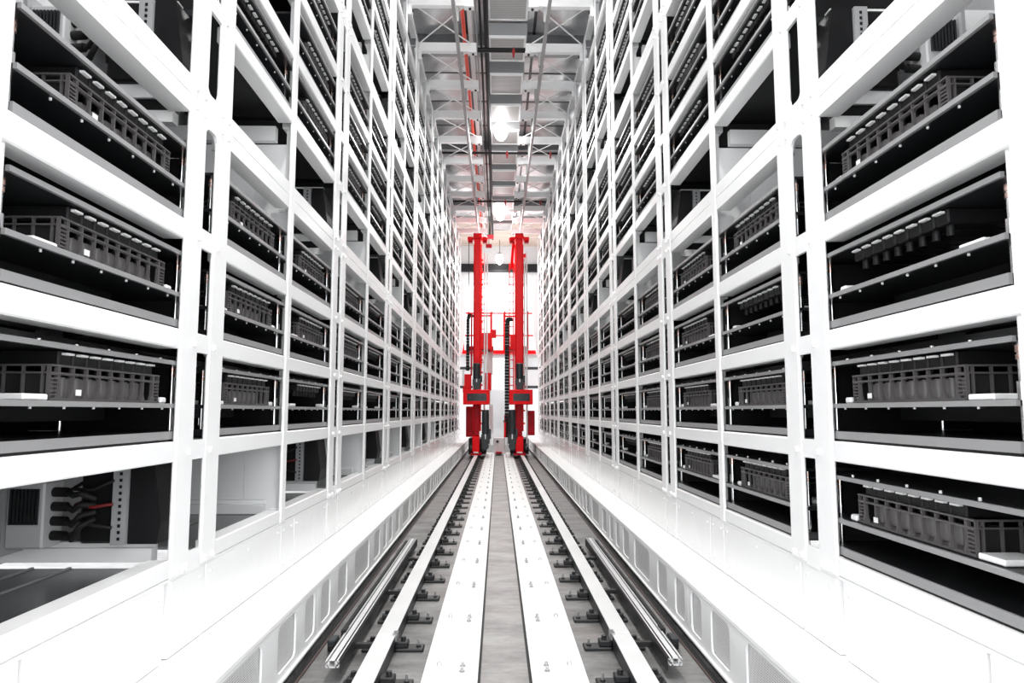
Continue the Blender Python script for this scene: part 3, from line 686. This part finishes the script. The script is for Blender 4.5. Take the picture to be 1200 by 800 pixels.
        pbox('side_shield', t, 542, 552, 438, 460, 'red_paint', 0.22, 0.30, 0.02); pbox('side_lever', t, 541.5, 544, 433, 452, 'white_plate', 0.1, 0.16)
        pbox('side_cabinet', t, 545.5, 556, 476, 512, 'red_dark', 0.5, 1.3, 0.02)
        pbox('vent_housing', t, 568, 575.5, 436, 457, 'red_paint', 0.45, 1.0, 0.02)
        pbox('white_column', t, 569.5, 577, 410, 437, 'wall_white', 0.7, 1.1); pbox('white_column', t, 573.2, 577.5, 474, 508, 'wall_white', 0.6, 1.0)
        MB().tube((cx(548.5) - o.x, 0.12, cz(362) - o.z), (cx(548.5) - o.x, 0.12, cz(281) - o.z), 0.012, 'rubber', 6).build('hoist_rope', t)
    else:
        ladder(t, 597.0, 602.0, 304, 458, 0.30)
        chain(t, 591.4, 596.6, 376, 512, 0.05)
        pbox('cabin_post', t, 590.5, 592.3, 362, 376, 'red_paint', 0.35, 0.42); pbox('cabin_post', t, 618.2, 620.2, 362, 408, 'red_paint', 0.35, 0.42)
        pbox('cabin_rail', t, 590.5, 604, 367, 369, 'red_paint', 0.42, 0.48)
        pbox('cabin_plate', t, 598, 604.5, 390, 408, 'red_paint', 0.42, 0.46, 0.01); pbox('cabin_floor', t, 592, 620, 404, 409, 'red_dark', 0.48, 1.5)
        pbox('side_frame', t, 590.5, 592.6, 495, 512, 'red_paint', -0.15, 0.0); pbox('side_frame', t, 591, 597.5, 486, 511, 'red_paint', 0.2, 0.5, 0.02)
        pbox('side_cabinet', t, 619, 627, 481, 510, 'red_dark', 0.3, 1.2, 0.02)
        pbox('head_box', t, 613, 617, 294, 298, 'red_paint', 0.1, 0.3)
        MB().path([(cx(602) - o.x, 0.15, cz(279) - o.z), (cx(601) - o.x, 0.15, cz(290) - o.z), (cx(600) - o.x, 0.2, cz(303) - o.z), (cx(600) - o.x, 0.3, cz(310) - o.z)], 0.05, 'red_paint').build('brace', t)
    return t
crane('left', 555.0, 562.6); crane('right', 604.4, 612.8)

# ------------------------------------------------------------------ behind the cranes
def wz(py, Y): return (482.0 - py) * Y / F_PX + CAM.z
def wx(px, Y): return (px - 583.5) * Y / F_PX + CAM.x
GY = 29.5
g = thing('guard_rail', 'red steel guard rail of the platform across the aisle end', 'guard rail', (0, GY, wz(414, GY)))
zb = g.location.z
MB().box(-1.9, 1.9, -0.06, 0.06, -0.02, 0.13, 'red_paint').build('kick_plate', g)
for py in (393, 366.5): MB().tube((-1.9, 0, wz(py, GY) - zb), (1.9, 0, wz(py, GY) - zb), 0.035, 'red_paint', 8).build('rail_bar', g)
for px in (543, 575, 590.5, 631): MB().tube((wx(px, GY), 0, -0.02), (wx(px, GY), 0, wz(366, GY) - zb), 0.038, 'red_paint', 8).build('rail_post', g)
for x in (-1.85, 1.85): MB().box(x - 0.06, x + 0.06, -0.06, 0.06, -zb, -0.02, 'red_dark').build('support_leg', g)
pl = MB().box(-1.9, 1.9, 0.08, 1.4, -0.09, 0.0, 'wall_white').build('platform_deck', g)
cab = thing('white_cabinet_block', 'white machine cabinet with dark vents under the red guard rail', 'machine', (0, 31.0, 0))
MB().cbox(-2.0, -0.45, 0, 1.2, 0.0, wz(415, 31) , 'wall_white', 0.02).build('cabinet_body', cab); MB().cbox(0.45, 2.0, 0, 1.2, 0.0, wz(415, 31), 'wall_white', 0.02).build('cabinet_body', cab)
for x0, x1 in ((-1.75, -1.15), (1.1, 1.9)):
    for py in (430, 452): MB().box(x0, x1, -0.03, 0.0, wz(py + 3, 31), wz(py, 31), 'motor_grey').build('vent', cab)
d = MB().box(-0.40, 0.36, WALL_Y - 0.06, WALL_Y, 0, 2.6, 'wall_white').box(-0.44, -0.40, WALL_Y - 0.08, WALL_Y, 0, 2.66, 'wall_grey').box(0.36, 0.40, WALL_Y - 0.08, WALL_Y, 0, 2.66, 'wall_grey').build('door_1'); struct(d, 'white door in the end wall between the two cranes')
MB().tube((0.25, WALL_Y - 0.08, 1.1), (0.25, WALL_Y - 0.06, 1.1), 0.05, 'motor_grey', 10).build('door_handle', d)
for z0, z1, m in ((8.1, 8.45, 'black'), (7.55, 7.62, 'wall_grey')): wall_item('wall_beam', -3, 3, z0, z1, m, 0.25 if m == 'black' else 0.12)
wall_item('wall_panel_seam', -1.02, -0.98, 0.5, 6.6, 'wall_grey', 0.02); wall_item('wall_panel_seam', 0.30, 0.34, 2.7, 6.6, 'wall_grey', 0.02)
e = thing('terminal_block', 'small white stop block with dark sensor at the end of the channel', 'stop block', (0.02, 25.6, 0))
MB().cbox(-0.22, 0.20, 0, 0.4, 0, 0.62, 'wall_white', 0.02).build('block_body', e); MB().box(-0.14, 0.08, -0.22, 0.0, 0.06, 0.12, 'red_dark').build('buffer', e); MB().tube((-0.08, -0.03, 0.48), (-0.08, 0, 0.48), 0.05, 'motor_grey', 10).build('sensor', e)
for s, side in ((-1, 'left'), (1, 'right')):
    b = MB(); pts = []
    for k in range(13):
        a = -math.pi / 2 + math.pi * k / 12; pts.append((0.35 * math.cos(a), 1.9 * math.sin(a)))
    b.prism([(-s * p[0], p[1]) for p in pts], 'y', 0, 0.6, 'wall_white')
    o = b.build('curved_duct'); o.location = (s * 1.72, END_Y + 0.4, 5.5); tag(o, 'white curved duct beyond the end of the %s rack' % side, 'duct', 'curved ducts past the racks')

# ------------------------------------------------------------------ overhead steel, pipes and lamps
ZB = 8.27
def half_beam(s, side, n, y):
    t = thing('cross_beam', 'white overhead beam reaching out from the %s rack top, %s from the camera' % (side, NUM[n + 1]), 'beam', (s * FACE, y, ZB), 'overhead cross beams')
    MB().box(-s * 1.08, -s * 0.003, -0.05, 0.05, 0.0, 0.17, 'white_paint').build('beam_body', t)
    MB().box(-s * 1.09, -s * 0.92, -0.065, 0.065, -0.02, -0.002, 'white_paint').tube((-s * 1.02, 0, -0.02), (-s * 1.02, 0, -0.045), 0.022, 'rubber', 8).build('end_plate', t)
    MB().box(-s * 0.06, -s * 0.003, -0.09, 0.09, -0.18, -0.002, 'white_paint').tube((-s * 0.06, 0.02, -0.06), (-s * 0.075, 0.02, -0.06), 0.025, 'rubber', 8).build('gusset', t)
for s, side in ((-1, 'left'), (1, 'right')):
    ys = [9.73 + 1.51 * n for n in range(12)]
    for n, y in enumerate(ys):
        half_beam(s, side, n, y)
        if n < len(ys) - 1:
            t = thing('cross_brace', 'pair of crossed white rods overhead, %s side, %s bay from the camera' % (side, NUM[n + 1]), 'brace', (s * FACE, y, ZB + 0.10), 'overhead cross braces')
            MB().tube((-s * 0.98, 0.07, 0.0), (s * 0.02, 1.43, 0.0), 0.013, 'white_paint', 6).build('brace_rod', t)
            MB().tube((-s * 0.98, 1.43, 0.035), (s * 0.02, 0.07, 0.035), 0.013, 'white_paint', 6).build('brace_rod', t)
    gr = MB().box(s * 0.7575 - 0.028, s * 0.7575 + 0.028, 8.5, 28.5, ZB - 0.36, ZB - 0.26, 'duct_grey')
    for n in range(12): gr.box(s * 0.7575 - 0.05, s * 0.7575 + 0.05, 9.70 + 1.51 * n, 9.78 + 1.51 * n, ZB - 0.26, ZB - 0.001, 'duct_grey')
    gr = gr.build('guide_rail'); tag(gr, 'long grey overhead guide rail leading to the %s crane head' % side, 'rail', 'overhead crane guide rails')
    ru = MB()
# framed mesh panels under the ceiling
fm = MB(); fm.box(-0.36, -0.32, -0.46, 0.46, 0, 0.05, 'white_paint').box(0.32, 0.36, -0.46, 0.46, 0, 0.05, 'white_paint').box(-0.32, 0.32, -0.46, -0.42, 0, 0.05, 'white_paint').box(-0.32, 0.32, 0.42, 0.46, 0, 0.05, 'white_paint'); fm = fm.mesh('panel_frame')
pmn = MB().box(-0.32, 0.32, -0.42, 0.42, 0.012, 0.03, 'ceiling_mesh').mesh('panel_sheet')
for n in range(11):
    t = thing('ceiling_vent_panel', 'pale framed mesh panel under the ceiling, %s in the row from the camera' % NUM[n + 1], 'ceiling panel', (0.125, 11.86 + 1.51 * n, 8.66), 'framed ceiling panels')
    put('panel_frame', fm, t); put('panel_sheet', pmn, t)
    MB().box(-0.38, 0.38, -0.45, 0.45, 0.05, 0.30, 'duct_grey').build('panel_box', t)
# longitudinal pipes and conduits
def run(name, label, cat, x, z, r, m, y0=8.5, y1=28.4, grp='pipes and conduits under the ceiling'):
    o = MB().tube((x, y0, z), (x, y1, z), r, m, 10).build(name); tag(o, label, cat, grp); return o
run('sprinkler_pipe', 'orange red pipe running along the ceiling left of the middle', 'pipe', -0.68, 8.50, 0.036, 'orange_red', 8.5, 27.5)
run('conduit', 'thick black conduit along the ceiling beside the mesh panels', 'conduit', -0.27, 8.55, 0.045, 'black')
run('conduit', 'thinner black conduit right next to the thick one', 'conduit', -0.38, 8.60, 0.022, 'rubber')
run('conduit', 'slim pale conduit along the ceiling next to the black ones', 'conduit', -0.45, 8.52, 0.018, 'duct_grey')
run('conduit', 'second slim pale conduit, nearer the orange pipe', 'conduit', -0.50, 8.56, 0.014, 'duct_grey')
tr = MB().box(-0.61, -0.53, 8.5, 28.4, 8.60, 8.66, 'inner_white').build('cable_tray'); tag(tr, 'pale cable tray along the ceiling beside the orange pipe', 'cable tray')
# transverse black pipes with red valves, dark girders
for n, (y, x0, x1, lab) in enumerate(((12.78, -0.44, 0.47, 'nearest'), (18.4, -1.9, 1.9, 'middle'), (22.8, -1.9, 1.9, 'farthest'))):
    t = thing('cross_pipe', 'black pipe with red valve across the ceiling, %s of three' % lab, 'pipe', (0, y, 8.34 if n == 0 else 8.44), 'black cross pipes under the ceiling')
    MB().tube((x0, 0, 0), (x1, 0, 0), 0.045 if n == 0 else 0.03, 'black', 10).build('pipe_body', t)
    for x in ((0.24,) if n == 0 else (0.19, 1.35)): MB().sphere((x, 0, -0.02), 0.06, 'pipe_red', 10, 8, (0.6, 1, 1.3)).tube((x, 0, -0.08), (x, 0, -0.14), 0.02, 'pipe_red', 8).build('valve', t)
for n, y in enumerate((14.1, 19.9, 25.6)):
    o = MB().box(-4, 4, y - 0.16, y + 0.16, 9.02, 9.30, 'galvanised_dark').box(-4, 4, y - 0.22, y + 0.22, 9.00, 9.02, 'duct_grey').build('ceiling_girder'); tag(o, 'dark steel girder across the ceiling, %s from the camera' % NUM[n + 1], 'girder', 'ceiling girders')
for n, (x, y) in enumerate(((-0.337, 26.3), (-0.417, 27.8))):
    t = thing('red_trolley', 'small red trolley on the conduit above the left crane, %s one' % ('nearer' if n == 0 else 'farther'), 'trolley', (x, y, 8.05), 'red trolleys by the crane heads')
    MB().cbox(-0.12, 0.12, -0.1, 0.1, 0, 0.14, 'red_dark', 0.02).build('trolley_body', t); MB().tube((0, 0, 0.14), (0, 0, 1.30), 0.012, 'rubber', 8).build('hanger', t)
# high-bay lamps
def lamp(n, y, z, x=0.02):
    t = thing('high_bay_lamp', 'bright round high bay lamp hanging over the aisle, %s from the camera' % NUM[n], 'lamp', (x, y, z), 'high bay lamps')
    MB().sphere((0, 0, 0), 0.17, 'lamp_glow', 18, 10, (1, 1, 1.5)).build('globe', t)
    MB().tube((0, 0, 0.20), (0, 0, 0.30), 0.12, 'duct_grey', 16, 0.07).build('housing', t); MB().tube((0, 0, 0.26), (0, 0, CEIL - z - (0.066 if y < 28 else 0.004)), 0.012, 'rubber', 6).build('suspension', t)
    l = bpy.data.lights.new('high_bay_light', 'AREA'); l.shape = 'DISK'; l.size = 0.34; l.energy = LAMP_WATT; l.color = (1.0, 0.99, 0.97)
    o = bpy.data.objects.new('high_bay_light', l); COL.objects.link(o); o.parent = t; o.location = (0, 0, -0.27)
for n, (y, z) in enumerate(((2.04, 8.55), (9.595, 8.55), (17.145, 8.55), (24.695, 8.57), (31.8, 8.47))): lamp(n + 1, y, z)
